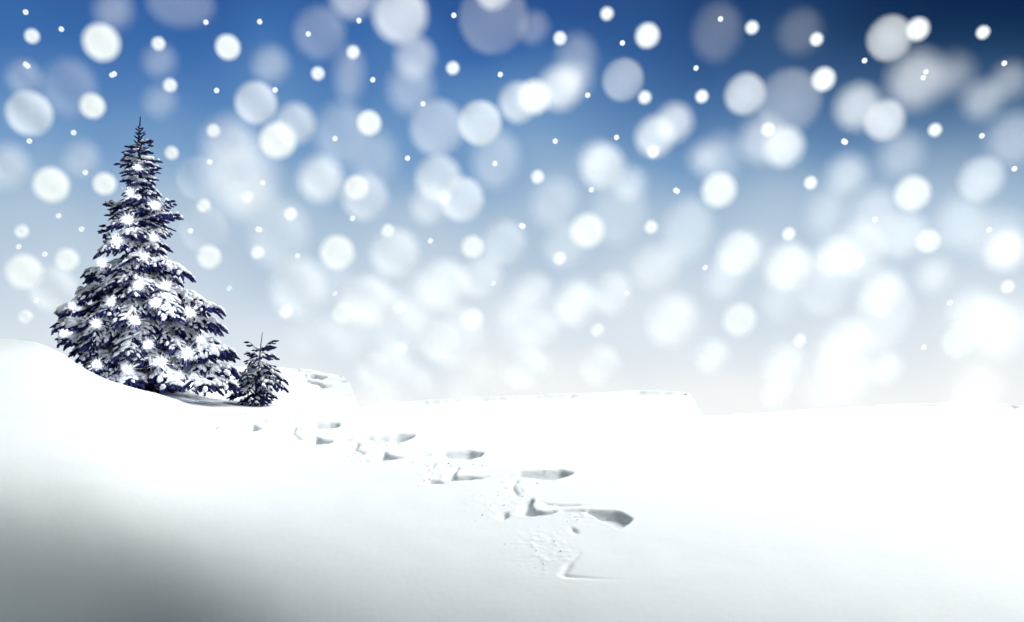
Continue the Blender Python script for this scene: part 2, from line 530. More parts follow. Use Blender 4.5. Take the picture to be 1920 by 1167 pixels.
def grow_bough(acc, stems, base, tip, arch, twig_len, snow, finger=.15, hang=.5, rad=.030, dome=0.0, gap=.075, tgap=.062):
    """one bough: arched stem, side twigs in a drooping fan, needle shoots on every twig, snow lying on top"""
    base = np.array(base, dtype=float); tip = np.array(tip, dtype=float)
    ax = tip - base
    R = np.linalg.norm(ax)
    n = max(4, int(R / .12))
    t = np.linspace(0, 1, n + 1)
    path = base + ax[None] * t[:, None]
    path[:, 2] += arch * R * np.sin(np.pi * t) ** 1.0
    path[1:-1] += (rng.random((n - 1, 3)) - .5) * .03
    v, q = tube(path, .005 + .016 * (1 - t) * min(1, R), 5)
    stems.add(v, q)
    horiz = np.array([ax[0], ax[1], 0]); horiz /= np.linalg.norm(horiz) + 1e-9
    lat = np.array([-horiz[1], horiz[0], 0])
    m = max(3, int(R * .86 / gap))
    for j in range(m + 1):
        tt = .14 + .86 * j / m
        p = np.array([np.interp(tt, t, path[:, i]) for i in range(3)])
        tl0 = twig_len * (1 - .72 * tt) * (.75 + .5 * rng.random()) + .05
        for sgn in ((-1, 1) if j < m else (0,)):
            if sgn and rng.random() < .08:
                continue
            dr = hang * (.45 + .55 * rng.random())
            d = horiz * (.75 + .25 * rng.random()) + lat * sgn * (.85 + .3 * rng.random()) * (1 if sgn else 0) + np.array([0, 0, -dr if sgn else -.25 * hang])
            d /= np.linalg.norm(d)
            tl = tl0 if sgn else .02
            kf = max(1, int(tl / tgap))
            pts = [p + d * (tl * (i + .3) / kf) + np.array([0, 0, -.22 * hang * tl * ((i + .3) / kf) ** 2]) for i in range(kf + 1)]
            for i, pt in enumerate(pts):
                side = 1 if i % 2 else -1
                pl = np.cross(d, [0, 0, 1.0]); pl /= np.linalg.norm(pl) + 1e-9
                last = i == kf
                dd = d * (1.0 if last else .75) + pl * (0 if last else side * (.45 + .35 * rng.random())) + np.array([0, 0, -hang * (.25 + .75 * rng.random())])
                dd /= np.linalg.norm(dd)
                L = finger * (.7 + .6 * rng.random())
                r = rad * (.75 + .5 * rng.random())
                acc['O'].append(pt); acc['D'].append(dd); acc['L'].append(L); acc['R'].append(r)
                if rng.random() < snow and dd[2] > -.86:
                    acc['sO'].append(pt + np.array([0, 0, .5 * r])); acc['sD'].append(dd + np.array([0, 0, .12]))
                    acc['sL'].append(L * (.55 + .35 * rng.random())); acc['sR'].append(r * (.85 + .45 * rng.random()))
            if sgn and rng.random() < snow:                     # snow bridging the twig
                acc['sO'].append(p + np.array([0, 0, .012])); acc['sD'].append(d + np.array([0, 0, .10]))
                acc['sL'].append(tl * .8 + .04); acc['sR'].append(.024 + .018 * rng.random())
    if dome > 0:
        nd_ = max(1, int(R / .34))
        for j in range(nd_):                                    # caps of snow sitting on the fan of twigs
            tt = 1 - (j + .35 + .3 * rng.random()) / (nd_ + .6)
            p = np.array([np.interp(tt, t, path[:, i]) for i in range(3)])
            wd = dome * (.75 + .5 * rng.random()) * min(1, .35 + .8 * R)
            for s_ in (-1, 0, 1):
                if s_ and rng.random() < .35:
                    continue
                off = lat * s_ * wd * .75 - horiz * wd * (.9 + .25 * abs(s_))
                acc['cO'].append(p + off + np.array([0, 0, .015 - .35 * wd * abs(s_)]))
                acc['cD'].append(horiz + lat * s_ * .55 + np.array([0, 0, -.28 - .2 * abs(s_)]))
                acc['cL'].append(wd * (1.7 + .5 * rng.random())); acc['cR'].append(wd * (.62 + .2 * rng.random()))
    if snow > .3:
        for j in range(n):                                      # loaf of snow along the bough
            if rng.random() < snow * .9:
                a, b = path[j], path[j + 1]
                acc['sO'].append(a + np.array([0, 0, .02])); acc['sD'].append(b - a)
                acc['sL'].append(np.linalg.norm(b - a) * 1.3); acc['sR'].append(.028 + .028 * rng.random() * min(1, R))


def new_acc():
    return {k: [] for k in ('O', 'D', 'L', 'R', 'sO', 'sD', 'sL', 'sR', 'cO', 'cD', 'cL', 'cR')}


def finish_tree(root, acc, stems, trunk_path, trunk_r):
    v, q = tube(trunk_path, trunk_r, 10)
    mesh_obj('trunk', v, [q], M_BARK, root)
    stems.build('bough', M_BARK, root)
    v, q = instances(T_SHOOT, acc['O'], acc['D'], acc['L'], acc['R'], 0, .35)
    crown = mesh_obj('crown', v, [q], M_NEEDLE, root, False)
    v, q = instances(T_CAP, acc['sO'], acc['sD'], acc['sL'], acc['sR'], .35, .28)
    if acc['cO']:
        v2, q2 = instances(T_DOME, acc['cO'], acc['cD'], acc['cL'], acc['cR'], .1, .22)
        q = np.concatenate([q, q2 + len(v)]); v = np.concatenate([v, v2])
    mesh_obj('snow_cover', v, [q], M_SNOW, crown, True)
    return crown


# --- the tall spruce
DT = float(np.interp(741.0, VV, profK))
print('DT', DT, [round(float(np.interp(smooth_interp(u, HUMP_U, HUMP_V), VV, depth_profile(u))), 2) for u in (0, 100, 200, 300, 372)])
KM = DT / F
VB = HV - (ground_z((272 - CU) / F * DT, DT) - CZ) / DT * F        # row of its foot
foot = P(272, VB + 3, DT)
spruce = empty('spruce_tree', foot)
tag(spruce, 'tall snow laden spruce hung with glowing star lights, standing behind the left hump', 'tree')
TIPV = 219.0
PROF = [  # row, left edge, right edge of the crown
    (240, 251, 271), (262, 249, 272), (285, 234, 291), (310, 220, 296), (332, 230, 304), (352, 226, 302), (380, 208, 312), (405, 206, 318), (430, 196, 320),
    (470, 172, 316), (505, 160, 330), (530, 152, 342), (552, 148, 356), (575, 112, 388), (605, 103, 413), (640, 116, 408),
    (665, 146, 430), (690, 150, 440), (712, 190, 440), (738, 300, 402)]
PVv = [p[0] for p in PROF]; PLl = [p[1] for p in PROF]; PRr = [p[2] for p in PROF]


def axis_u(v):
    return 263 + (272 - 263) * (v - TIPV) / (VB - TIPV)


def loc(u, v, depth=0.0):
    """crown coordinates relative to the foot"""
    p = P(u, v, DT + depth) - foot
    return np.array(p)


acc, stems = new_acc(), Bag()
N = 128
ga = math.pi * (3 - math.sqrt(5))
cum = np.cumsum([max(6, (r - l)) * (_ > 270) for (_, l, r) in PROF]); cum = cum / cum[-1]
for i in range(N):
    f = (i + .5) / N
    v_t = float(np.interp(f, np.concatenate([[0], cum]), [268] + PVv))
    phi = i * ga + .5 * rng.random()
    au = axis_u(v_t)
    Lw = (au - np.interp(v_t, PVv, PLl)) * KM
    Rw = (np.interp(v_t, PVv, PRr) - au) * KM
    mean = .5 * (Lw + Rw)
    cx, sy = math.cos(phi), math.sin(phi)
    Rx = Rw if cx > 0 else Lw
    Rr = 1 / math.sqrt((cx / max(Rx, .05)) ** 2 + (sy / max(mean, .05)) ** 2)
    Rr = max(.09, Rr * (.52 + .48 * rng.random() ** .6) - .09)
    hrel = (v_t - TIPV) / (VB - TIPV)               # 0 tip .. 1 foot
    rise = np.interp(hrel, [0, .12, .3, .6, 1], [-.45, -.25, .10, .28, .30]) * Rr
    c0 = loc(au, v_t)
    tip = c0 + np.array([cx * Rr, sy * Rr, 0])
    base = c0 + np.array([0, 0, max(rise, -.5 * Rr)])
    base[2] = min(base[2], (VB - TIPV) * KM - .08)
    if tip[2] < .12:
        tip[2] = .12 + .1 * rng.random()
    small = np.interp(hrel, [0, .1, .25, 1], [.06, .10, .20, .44])
    grow_bough(acc, stems, base, tip, np.interp(hrel, [0, .2, .4, 1], [0, .07, .17, .22]), min(small, .5 * Rr + .04),
               np.interp(hrel, [0, .08, .2, 1], [.2, .55, .62, .60]), np.interp(hrel, [0, .1, .3, 1], [.075, .10, .135, .165]),
               np.interp(hrel, [0, .1, .3, 1], [-.25, .0, .55, .85]), np.interp(hrel, [0, .1, .3, 1], [.016, .019, .023, .0255]),
               np.interp(hrel, [0, .12, .3, 1], [0, .035, .075, .10]) * (rng.random() < .30))
# boughs that stand out of the outline
for (ub, vb, ut, vt, dp, arch, tw, sn) in [
        (235, 585, 111, 578, -.5, .05, .22, .8), (235, 612, 104, 606, -.7, .05, .22, .6), (240, 640, 112, 632, -.5, .08, .3, .6),
        (222, 470, 192, 424, -.1, -.05, .03, .05), (262, 405, 326, 377, -.2, .0, .09, .3), (262, 420, 331, 403, -.2, .06, .12, .5),
        (262, 440, 206, 379, .1, .10, .14, .6), (250, 395, 205, 404, -.2, .10, .12, .6), (270, 490, 353, 512, -.3, .12, .24, .7),
        (280, 560, 385, 565, -.3, .14, .3, .8), (285, 590, 412, 578, -.5, .10, .26, .6), (290, 620, 412, 606, -.3, .1, .26, .6),
        (290, 655, 408, 640, -.3, .05, .3, .5), (300, 680, 434, 655, -.6, .08, .3, .7), (300, 700, 440, 690, -.7, .05, .22, .6),
        (300, 700, 440, 720, -.9, .05, .26, .6), (300, 705, 400, 738, -1.1, .05, .25, .6), (240, 660, 150, 664, -.7, .1, .34, .6),
        (240, 690, 160, 690, -.9, .1, .34, .8), (245, 700, 205, 712, -1.0, .1, .34, .6), (250, 690, 240, 716, -1.1, .1, .3, .5),
        (235, 545, 148, 543, -.3, .08, .2, .5), (235, 520, 162, 508, -.2, .1, .2, .8), (300, 690, 330, 722, -1.2, .1, .25, .6),
        (262, 315, 219, 308, -.1, .0, .06, .4), (262, 322, 296, 318, -.1, .0, .06, .3), (262, 300, 233, 286, -.1, .0, .05, .5)]:
    R_ = abs(ut - ub) * KM
    ut += 7 if ut < 265 else -7
    fg = np.interp(vt, [285, 400, 520], [.075, .12, .15]); rd = np.interp(vt, [285, 400, 520], [.018, .025, .029])
    tip = loc(ut, vt, dp); tip[2] = max(tip[2], .14)
    grow_bough(acc, stems, loc(ub, vb, dp * .2), tip, arch, tw, sn, fg, .75 if vt > 440 else .15, rd, (.10 if vt > 440 else .05) * (sn > .4))
# drooping bare twigs in the opening at the foot
for k in range(26):
    u0 = 262 + 14 * rng.random(); v0 = 660 + 35 * rng.random()
    u1 = 255 + 62 * rng.random(); v1 = min(VB - 1, v0 + 25 + 40 * rng.random())
    a, b = loc(u0, v0, 0), loc(u1, v1, -.3 - .7 * rng.random())
    b[2] = max(b[2], .04)
    t = np.linspace(0, 1, 7)[:, None]
    path = a + (b - a) * t + np.array([[0, 0, 1]]) * (.22 * np.sin(np.pi * t)) + (rng.random((7, 3)) - .5) * .04
    vv, qq = tube(path, np.linspace(.012, .004, 7), 5)
    stems.add(vv, qq)
# the leader at the top with its short whorls
top = loc(263, TIPV); low = loc(260, 262)
t = np.linspace(0, 1, 8)[:, None]
hh = (VB - TIPV) * KM
tp = np.concatenate([[[0, 0, -.15]], [[0, 0, .3]], [[-.02, 0, hh * .3]], [[-.05, 0, hh * .6]], [low], [loc(262, 240)], [top]])
for k, vq in enumerate(np.linspace(242, 290, 10)):
    for j in range(3):
        ang = k * 1.3 + j * 2.09 + rng.random() * .5
        rr = np.interp(vq, [241, 250, 292], [.05, .085, .14])
        dd = np.array([math.cos(ang), math.sin(ang), .55])
        o = loc(axis_u(vq) - 1, vq)
        for s in (0.0, .45):
            acc['O'].append(o + dd * rr * s); acc['D'].append(dd + np.array([0, 0, .1]) + (rng.random(3) - .5) * .5)
            acc['L'].append(rr * .8); acc['R'].append(.014)
        if rng.random() < .45:
            acc['sO'].append(o + np.array([0, 0, .01])); acc['sD'].append(dd); acc['sL'].append(rr * .6); acc['sR'].append(.014)
finish_tree(spruce, acc, stems, tp, [.12, .10, .075, .048, .018, .013, .009])

# --- the small spruce
DS = float(np.interp(757.0, VV, depth_profile(478)))
KS = DS / F
gz = ground_z((478 - CU) / F * DS, DS)
VS = HV - (gz - CZ) / DS * F
foot_s = P(478, VS + 1, DS)
sap = empty('spruce_tree', foot_s)
tag(sap, 'small sparse young spruce with bare leader, beside the tall lit spruce', 'tree')
sc_s = (VS - 623) / (757 - 623)


def locs(u, v, dp=0.0):
    return np.array(P(u, VS - (757 - v) * sc_s, DS + dp) - foot_s)


acc, stems = new_acc(), Bag()
for (ub, vb, ut, vt, dp, arch, tw, sn, hg) in [
        (488, 660, 468, 642, 0, .0, .02, .1, -.1), (488, 660, 508, 640, .0, .0, .05, .3, -.2), (489, 655, 503, 650, -.1, 0, .03, .3, -.1),
        (487, 668, 470, 662, -.05, .05, .05, .5, .1), (487, 664, 513, 672, 0, .1, .04, .5, .1), (487, 672, 497, 671, -.25, .1, .05, .5, .2),
        (486, 684, 467, 675, 0, .1, .06, .5, .3), (486, 682, 508, 685, 0, .1, .08, .5, .3), (486, 684, 490, 688, -.3, .1, .06, .6, .3),
        (485, 693, 455, 699, -.05, .18, .12, .95, .5), (485, 690, 516, 694, 0, .12, .10, .8, .4), (484, 696, 470, 707, -.3, .15, .1, .7, .4),
        (484, 698, 528, 712, -.15, .14, .14, .9, .5), (484, 706, 531, 726, -.1, .12, .16, .75, .6), (484, 710, 505, 725, -.35, .12, .14, .8, .6),
        (482, 712, 460, 722, -.1, .1, .10, .6, .5), (482, 722, 440, 738, -.1, .12, .09, .8, .5), (481, 722, 458, 736, -.35, .12, .1, .6, .5),
        (481, 728, 437, 742, -.15, .10, .10, .8, .5), (483, 708, 451, 706, -.1, .14, .12, .8, .5), (482, 715, 447, 724, .1, .12, .1, .6, .5), (481, 728, 500, 747, -.25, .1, .10, .35, .7), (480, 732, 464, 751, -.25, .1, .10, .35, .7), (480, 735, 480, 752, -.35, .1, .10, .3, .7),
        (480, 735, 495, 752, .25, .1, .10, .4, .7), (480, 735, 466, 750, .2, .1, .10, .4, .7), (484, 700, 500, 706, .35, .1, .12, .6, .4),
        (484, 705, 466, 712, .35, .1, .12, .6, .4), (481, 725, 510, 738, .2, .1, .12, .6, .5), (480, 738, 490, 753, -.3, .1, .08, .3, .7)]:
    tip = locs(ut, vt, dp); tip[2] = max(tip[2], .04)
    grow_bough(acc, stems, locs(ub, vb), tip, arch, tw * .85, .36 if sn > .5 else .12, .092, hg + .15, .0195, .05 * (sn > .7), .068, .064)
tp = np.array([[0, 0, -.1], locs(479, 745), locs(482, 715), locs(486, 685), locs(488, 655), locs(492, 623)])
finish_tree(sap, acc, stems, tp, [.024, .022, .018, .013, .009, .005])


# ------------------------------------------------------------------ star lights hung in the tall spruce
def build_star():
    root = empty('star_light', (0, 0, 0))
    v, q = template([-1, -.92, -.7, -.38, 0, .38, .7, .92, 1], [.02, .39, .71, .92, 1, .92, .71, .39, .02], 14)
    mesh_obj('bulb', v * .036, [q], M_BULB, root)
    n = 300
    i = np.arange(n) + .5
    th = np.arccos(1 - 2 * i / n); ph = np.pi * (1 + 5 ** .5) * i
    D = np.stack([np.cos(ph) * np.sin(th), np.sin(ph) * np.sin(th), np.cos(th)], -1)
    D += (rng.random(D.shape) - .5) * .25
    L = .06 + np.minimum(.24, .062 * rng.exponential(size=n))
    R = np.where(L > .16, .0020, .0032)
    v, q = instances(template([.1, .5, 1], [1, .6, .05], 4), np.zeros((n, 3)), D, L, R)
    mesh_obj('ray', v, [q], M_RAY, root)  # starburst glow around the bulb built as thin emissive spikes
    cap_v, cap_q = tube([[0, 0, .03], [0, 0, .055], [0, 0, .075]], [.014, .012, .003], 8)
    mesh_obj('cap', cap_v, [cap_q], M_BARK, root)
    return root


def copy_tree(o, parent=None):
    c = o.copy(); col.objects.link(c)
    if parent is not None:
        c.parent = parent
    for ch in list(o.children):
        copy_tree(ch, c)
    return c


STARS = [(258, 314, .8), (244, 361, .85), (292, 385, 1), (240, 412, 1), (289, 446, .95), (220, 451, 1), (271, 482, .9), (192, 493, .9), (260, 535, 1.1),
         (312, 535, 1.05), (208, 567, 1), (292, 569, 1), (136, 575, .9), (356, 587, 1.05), (252, 600, 1.15), (181, 607, 1.0), (121, 625, .95), (377, 637, .9),
         (278, 646, 1.05), (350, 662, 1.15), (182, 682, .95), (302, 679, 1.1), (239, 693, 1.2), (335, 704, .75), (356, 725, .9)]
ORD = ['topmost', 'second', 'third', 'fourth', 'fifth', 'sixth', 'seventh', 'eighth', 'ninth', 'tenth', 'eleventh', 'twelfth', 'thirteenth',
       'fourteenth', 'fifteenth', 'sixteenth', 'seventeenth', 'eighteenth', 'nineteenth', 'twentieth', 'twenty-first', 'twenty-second',
       'twenty-third', 'twenty-fourth', 'lowest']
star0 = build_star()
bykind = {}
for i, (u, v, s) in enumerate(STARS):
    o = star0 if i == 0 else copy_tree(star0)
    au = axis_u(v)
    Lw = max(8, au - np.interp(v, PVv, PLl)); Rw = max(8, np.interp(v, PVv, PRr) - au)
    frac = min(.97, abs(u - au) / (Rw if u > au else Lw))
    mean = .5 * (Lw + Rw) * KM
    dp = -(mean * math.sqrt(1 - frac ** 2) * .93 + .10)
    o.location = P(u, v, DT + dp)
    s *= .72 + .22 * rng.random()
    o.scale = (s, s, s)
    o.rotation_euler = (rng.random() * .5 - .25, rng.random() * .5 - .25, rng.random() * 6.28)
    side = 'left flank' if u < au - 28 else ('right flank' if u > au + 28 else 'middle')
    zone = 'upper third' if v < 440 else ('middle third' if v < 590 else 'lowest third')
    bykind.setdefault((side, zone), []).append((v, o))
for (side, zone), lst in bykind.items():
    lst.sort(key=lambda a: a[0])
    for k, (v, o) in enumerate(lst):
        q = 'only one' if len(lst) == 1 else ('highest' if k == 0 else ('lowest' if k == len(lst) - 1 else ORD[k] + ' highest'))
        tag(o, 'glowing white star light, %s on the tall spruce, %s, %s' % (q, side, zone), 'star light', 'star lights on the tall spruce')


# ------------------------------------------------------------------ crumbs of snow thrown out of the track
cv, cq, n0 = [], [], 0
ct_v, ct_q = template([-1, -.6, .1, .7, 1], [.1, .85, 1, .6, .08], 6)
for (cu_, cv_, ru, rv) in THROWN:
    for k in range(16 if cv_ < 900 else 9):
        u = cu_ + rng.normal() * ru * .6; v = cv_ + rng.normal() * rv * .55
        if not (340 < u < 1250 and 762 < v < 1120):
            continue
        g = ground_at(u, v)
        r = .004 + .007 * rng.random() ** 2
        vv = ct_v * r * (0.7 + .6 * rng.random((1, 3))) + (rng.random(ct_v.shape) - .5) * r * .5
        cv.append(vv + np.array([g.x, g.y, g.z + r * .3])); cq.append(ct_q + n0); n0 += len(vv)
crumbs = mesh_obj('snow_crumbs', np.concatenate(cv), [np.concatenate(cq)], M_CRUMB)
tag(crumbs, 'loose crumbs of snow thrown out beside the zigzag track', 'snow crumbs', kind='stuff')


# ------------------------------------------------------------------ falling snow
def flake_mesh(name, seed, rough):
    """a soft round clump of snow with an uneven surface"""
    r2 = np.random.default_rng(seed)
    nlat, nlon = 14, 24
    th = np.linspace(0.02, np.pi - .02, nlat); ph = np.linspace(0, 2 * np.pi, nlon, endpoint=False)
    T, Ph = np.meshgrid(th, ph, indexing='ij')
    d = np.stack([np.sin(T) * np.cos(Ph), np.sin(T) * np.sin(Ph), np.cos(T)], -1)
    r = np.ones(T.shape)
    for k in range(7):
        w = r2.normal(size=3); w /= np.linalg.norm(w)
        r += rough * np.sin((2 + k * .7) * (d @ w) * 2 + r2.random() * 6) / (1 + .3 * k)
    v = (d * r[..., None]).reshape(-1, 3)
    idx = np.arange(nlat * nlon).reshape(nlat, nlon)
    q = np.stack([idx[:-1], idx[1:], np.roll(idx[1:], -1, 1), np.roll(idx[:-1], -1, 1)], -1).reshape(-1, 4)
    caps = [idx[0][::-1][None], idx[-1][None]]
    me_o = mesh_obj(name, v, [q] + caps, M_FLAKE)
    return me_o


APERTURE = 0.032
CBL = F * APERTURE


def dist_for(blur):
    return 1.0 / (1.0 / DT + blur / CBL)


TINY = [(115, 55), (48, 23), (386, 42), (487, 41), (578, 64), (673, 39), (851, 29), (1167, 81), (1351, 36), (1621, 114), (1883, 119), (48, 121), (52, 124),
        (210, 141), (214, 139), (406, 170), (516, 169), (699, 150), (938, 140), (793, 195), (1102, 179), (1305, 128), (138, 249), (55, 265), (628, 260),
        (764, 297), (928, 307), (1041, 265), (1156, 258), (1582, 265), (1585, 267), (1841, 255), (1902, 317), (160, 324), (393, 304), (493, 343),
        (1109, 356), (1267, 357), (1270, 359), (110, 405), (153, 430), (357, 433), (483, 430), (487, 431), (661, 410), (807, 452), (978, 423), (981, 425),
        (1641, 412), (1855, 431), (35, 463), (84, 477), (558, 480), (1322, 502), (430, 541), (628, 551), (925, 532), (1175, 550), (1781, 568), (68, 564),
        (1736, 135), (1731, 146), (1732, 651)]
FAINT = {(925, 532), (1175, 550), (1732, 651), (1736, 135), (1731, 146), (430, 541), (628, 551), (1322, 502), (1855, 431)}
MED = [(60, 68, 13), (297, 82, 12), (319, 160, 12), (662, 98, 12), (596, 138, 12), (849, 128, 12), (1138, 26, 12), (1050, 72, 12), (1410, 52, 12),
       (1531, 74, 12), (1843, 61, 12), (1209, 183, 12), (1316, 181, 12), (1440, 243, 12), (1225, 285, 12), (400, 245, 12), (322, 287, 12), (1753, 244, 12),
       (382, 386, 12), (545, 401, 12), (41, 434, 12), (727, 433, 12), (483, 474, 12), (834, 371, 12), (464, 370, 12), (1008, 332, 12), (1520, 343, 12),
       (1221, 426, 12), (1049, 485, 12), (1479, 439, 12), (1608, 490, 12), (1889, 538, 12), (48, 594, 12), (536, 585, 12), (749, 577, 12), (1120, 619, 12),
       (1499, 639, 12), (1655, 583, 12), (751, 653, 12)]
BRIGHT = [(126, 487, 20), (173, 199, 22), (427, 89, 22), (692, 231, 22), (196, 345, 20), (643, 588, 20), (886, 463, 20), (885, 599, 20), (1214, 67, 22),
          (1544, 149, 21), (1740, 453, 21), (1721, 55, 20), (392, 482, 21), (190, 80, 32), (96, 347, 31), (46, 510, 31), (521, 263, 32), (632, 474, 31),
          (1348, 357, 31), (1711, 363, 31), (1101, 433, 31), (1386, 600, 30), (1799, 640, 31), (1002, 182, 30), (668, 352, 22)]
PALE = [  # u, v, radius, density, edge blur
    (55, 213, 40, .74, 11), (480, 193, 38, .66, 10), (553, 232, 36, .58, 16), (900, 231, 40, .72, 11), (1397, 177, 37, .58, 12), (1168, 150, 38, .36, 10),
    (1668, 72, 40, .50, 10), (1658, 226, 36, .62, 13), (1608, 200, 40, .52, 22), (1470, 276, 36, .74, 18), (1430, 262, 42, .42, 28), (1264, 230, 34, .58, 18), (1228, 256, 36, .66, 18),
    (1130, 312, 40, .68, 20), (1116, 296, 28, .42, 26), (822, 335, 42, .60, 16), (866, 374, 40, .62, 12), (806, 384, 34, .48, 20), (684, 370, 42, .52, 16),
    (602, 336, 40, .78, 22), (750, 28, 50, .70, 18), (778, 108, 36, .44, 20), (1840, 336, 40, .46, 14), (1385, 475, 40, .58, 14),
    (1478, 500, 42, .72, 20), (1566, 480, 36, .46, 14), (1886, 470, 36, .80, 24), (972, 192, 36, .58, 14), (1050, 165, 38, .72, 22), (1076, 150, 30, .40, 28),
    (507, 122, 30, .36, 24), (213, 20, 30, .34, 28), (300, 115, 26, .30, 26), (300, 190, 26, .30, 26), (153, 298, 28, .42, 26), (12, 312, 36, .56, 28),
    (100, 542, 40, .50, 14), (925, -16, 32, .62, 14), (660, -8, 40, .45, 20), (1080, 575, 40, .60, 18), (1718, 150, 50, .42, 34), (1788, 140, 34, .22, 36),
    (1842, 188, 34, .30, 26), (1892, 152, 32, .22, 26), (1588, 328, 36, .42, 28), (1320, 296, 26, .42, 28), (1750, 516, 32, .40, 30), (1652, 545, 42, .52, 24)]
HUGE = [  # u, v, radius, density, edge blur, squash
    (450, 325, 60, .62, 62, 1.0), (430, 268, 46, .40, 44, 1.0), (470, 372, 46, .42, 44, .8), (372, 335, 40, .16, 12, 1.0), (382, 430, 44, .16, 14, 1.0), (600, 62, 46, .26, 24, 1.0),
    (925, 34, 64, .22, 18, 1.0), (655, 140, 24, .30, 36, 2.0), (770, 165, 40, .30, 36, 1.1), (820, 240, 50, .36, 24, 1.0), (1000, 52, 28, .22, 26, 1.0),
    (830, 535, 50, .60, 30, .9), (740, 475, 44, .50, 26, 1.0), (560, 540, 50, .55, 34, 1.1), (1230, 500, 44, .40, 34, .9), (1480, 190, 58, .20, 20, 1.0), (1080, 110, 36, .26, 34, 1.2),
    (700, 690, 30, .45, 20, 1.0), (985, 690, 44, .55, 30, .8), (1125, 684, 36, .40, 22, 1.0), (1335, 668, 30, .45, 26, 1.0), (1260, 600, 46, .50, 36, 1.0), (1560, 690, 34, .40, 24, 1.0),
    (1585, 640, 44, .35, 24, 1.0), (1660, 690, 30, .40, 24, 1.0), (1455, 735, 28, .40, 22, 1.0), (1855, 600, 36, .35, 30, 1.2), (945, 455, 40, .34, 24, 1.0), (720, 575, 34, .40, 30, 1.0),
    (825, 640, 38, .40, 20, 1.0), (130, 165, 46, .18, 30, 1.1), (45, 145, 28, .28, 28, 1.0), (1060, 460, 40, .30, 32, 1.0), (1180, 345, 30, .38, 30, 1.0),
    (340, 8, 60, .22, 28, .6), (1500, 60, 40, .12, 30, 1.0), (1345, 60, 44, .14, 30, 1.2), (900, 520, 40, .4, 26, .9), (1000, 540, 34, .3, 26, .8), (1010, 620, 40, .4, 30, .8)]

r3 = np.random.default_rng(23)
for k in range(36):                                   # faint, strongly blurred ones thickening towards the horizon
    u_, v_ = 420 + 1500 * r3.random(), 745 - 330 * r3.random() ** 1.3
    if u_ < 560 and v_ > 560:
        u_ += 240
    HUGE.append((u_, v_, 30 + 26 * r3.random(), .18 + .24 * r3.random(), 24 + 22 * r3.random(), .8 + .5 * r3.random()))
for (u_, v_) in [(1160, 400), (1290, 430), (1640, 400), (1800, 420), (930, 300), (1040, 380), (700, 300), (1350, 300), (1550, 400), (640, 250), (1690, 290), (1900, 260)]:
    HUGE.append((u_, v_, 34 + 22 * r3.random(), .20 + .12 * r3.random(), 34 + 14 * r3.random(), 1.0 + .3 * r3.random()))

protos = [flake_mesh('snowflake', 100 + i, .006) for i in range(3)]
used = [False] * 3
flakes = []


def put_flake(u, v, r, dens, blur, cls, squash=1.0):
    k = int(rng.integers(0, 3))
    if not used[k]:
        o = protos[k]; used[k] = True
    else:
        o = protos[k].copy(); col.objects.link(o)
    d = dist_for(blur) * (.94 + .12 * rng.random())
    o.location = P(u, v, d)
    s = r / F * d
    o.scale = (s, s, s * squash)
    o.rotation_euler = (0, 0, rng.random() * 6.28)
    a = 1 - math.sqrt(1 - min(dens, .9999))
    o.color = (a, a, a, 1)
    flakes.append((u, v, cls, o))


for (u, v) in TINY:
    put_flake(u, v, 4.9, .55 if (u, v) in FAINT else .93, 2.2, 'tiny')
for (u, v, r) in MED:
    put_flake(u, v, r - .3, .97 if u < 1700 or v > 200 else .85, 9.5, 'small')
for (u, v, r) in BRIGHT:
    put_flake(u, v, r, .995 if not (u > 1150 and v < 160) else .88, 17 if r > 25 else 13, 'bright')
for (u, v, r, a, b) in PALE:
    put_flake(u, v, r, a * .78, b * 1.4, 'pale')
for (u, v, r, a, b, sq) in HUGE:
    put_flake(u, v, r, a * (.85 if v > 110 else .62), b, 'huge', sq)

KINDN = {'tiny': 'tiny crisp white snowflake', 'small': 'small soft white snowflake', 'bright': 'big solid white blurred snowflake',
         'pale': 'large pale translucent snowflake', 'huge': 'broad faint smeared snowflake'}
UC = [(120, 'at the far left'), (235, 'left of the tall spruce'), (360, 'over the tall spruce'), (560, 'over the small spruce'), (700, 'right of small spruce'),
      (850, 'left of centre'), (1040, 'near the centre'), (1240, 'over the long drift'), (1440, 'over the drift tip'), (1660, 'right of the drift tip'), (5000, 'at the far right')]
VC = [(90, 'at the top edge'), (200, 'high in deep blue'), (320, 'in mid blue'), (450, 'in paling blue'), (580, 'in pale grey sky'), (5000, 'low in white haze')]
cells = {}
for (u, v, c, o) in flakes:
    a = next(n for lim, n in UC if u < lim); b = next(n for lim, n in VC if v < lim)
    cells.setdefault((c, a, b), []).append((u, v, o))
for (c, a, b), lst in cells.items():
    lst.sort(key=lambda t: t[0])
    for i, (u, v, o) in enumerate(lst):
        n = len(lst)
        q = '' if n == 1 else (', leftmost of %d' % n if i == 0 else (', rightmost of %d' % n if i == n - 1 else ', %s from left' % ORD[i]))
        tag(o, '%s %s, %s%s' % (KINDN[c], a, b, q), 'snowflake', 'snowflakes falling in front of the sky')
for k in range(3):
    if not used[k]:
        bpy.data.objects.remove(protos[k])

# ------------------------------------------------------------------ sky
w = bpy.data.worlds.new('World')
scene.world = w
w.use_nodes = True
nt = w.node_tree
nt.nodes.clear()
Ln = nt.links.new
out = nt.nodes.new('ShaderNodeOutputWorld')
bg = nt.nodes.new('ShaderNodeBackground')
tc = nt.nodes.new('ShaderNodeTexCoord')
sep = nt.nodes.new('ShaderNodeSeparateXYZ')
Ln(tc.outputs['Generated'], sep.inputs[0])


def lin(c):
    return tuple(((x / 255 + .055) / 1.055) ** 2.4 if x > 10 else x / 255 / 12.92 for x in c) + (1,)


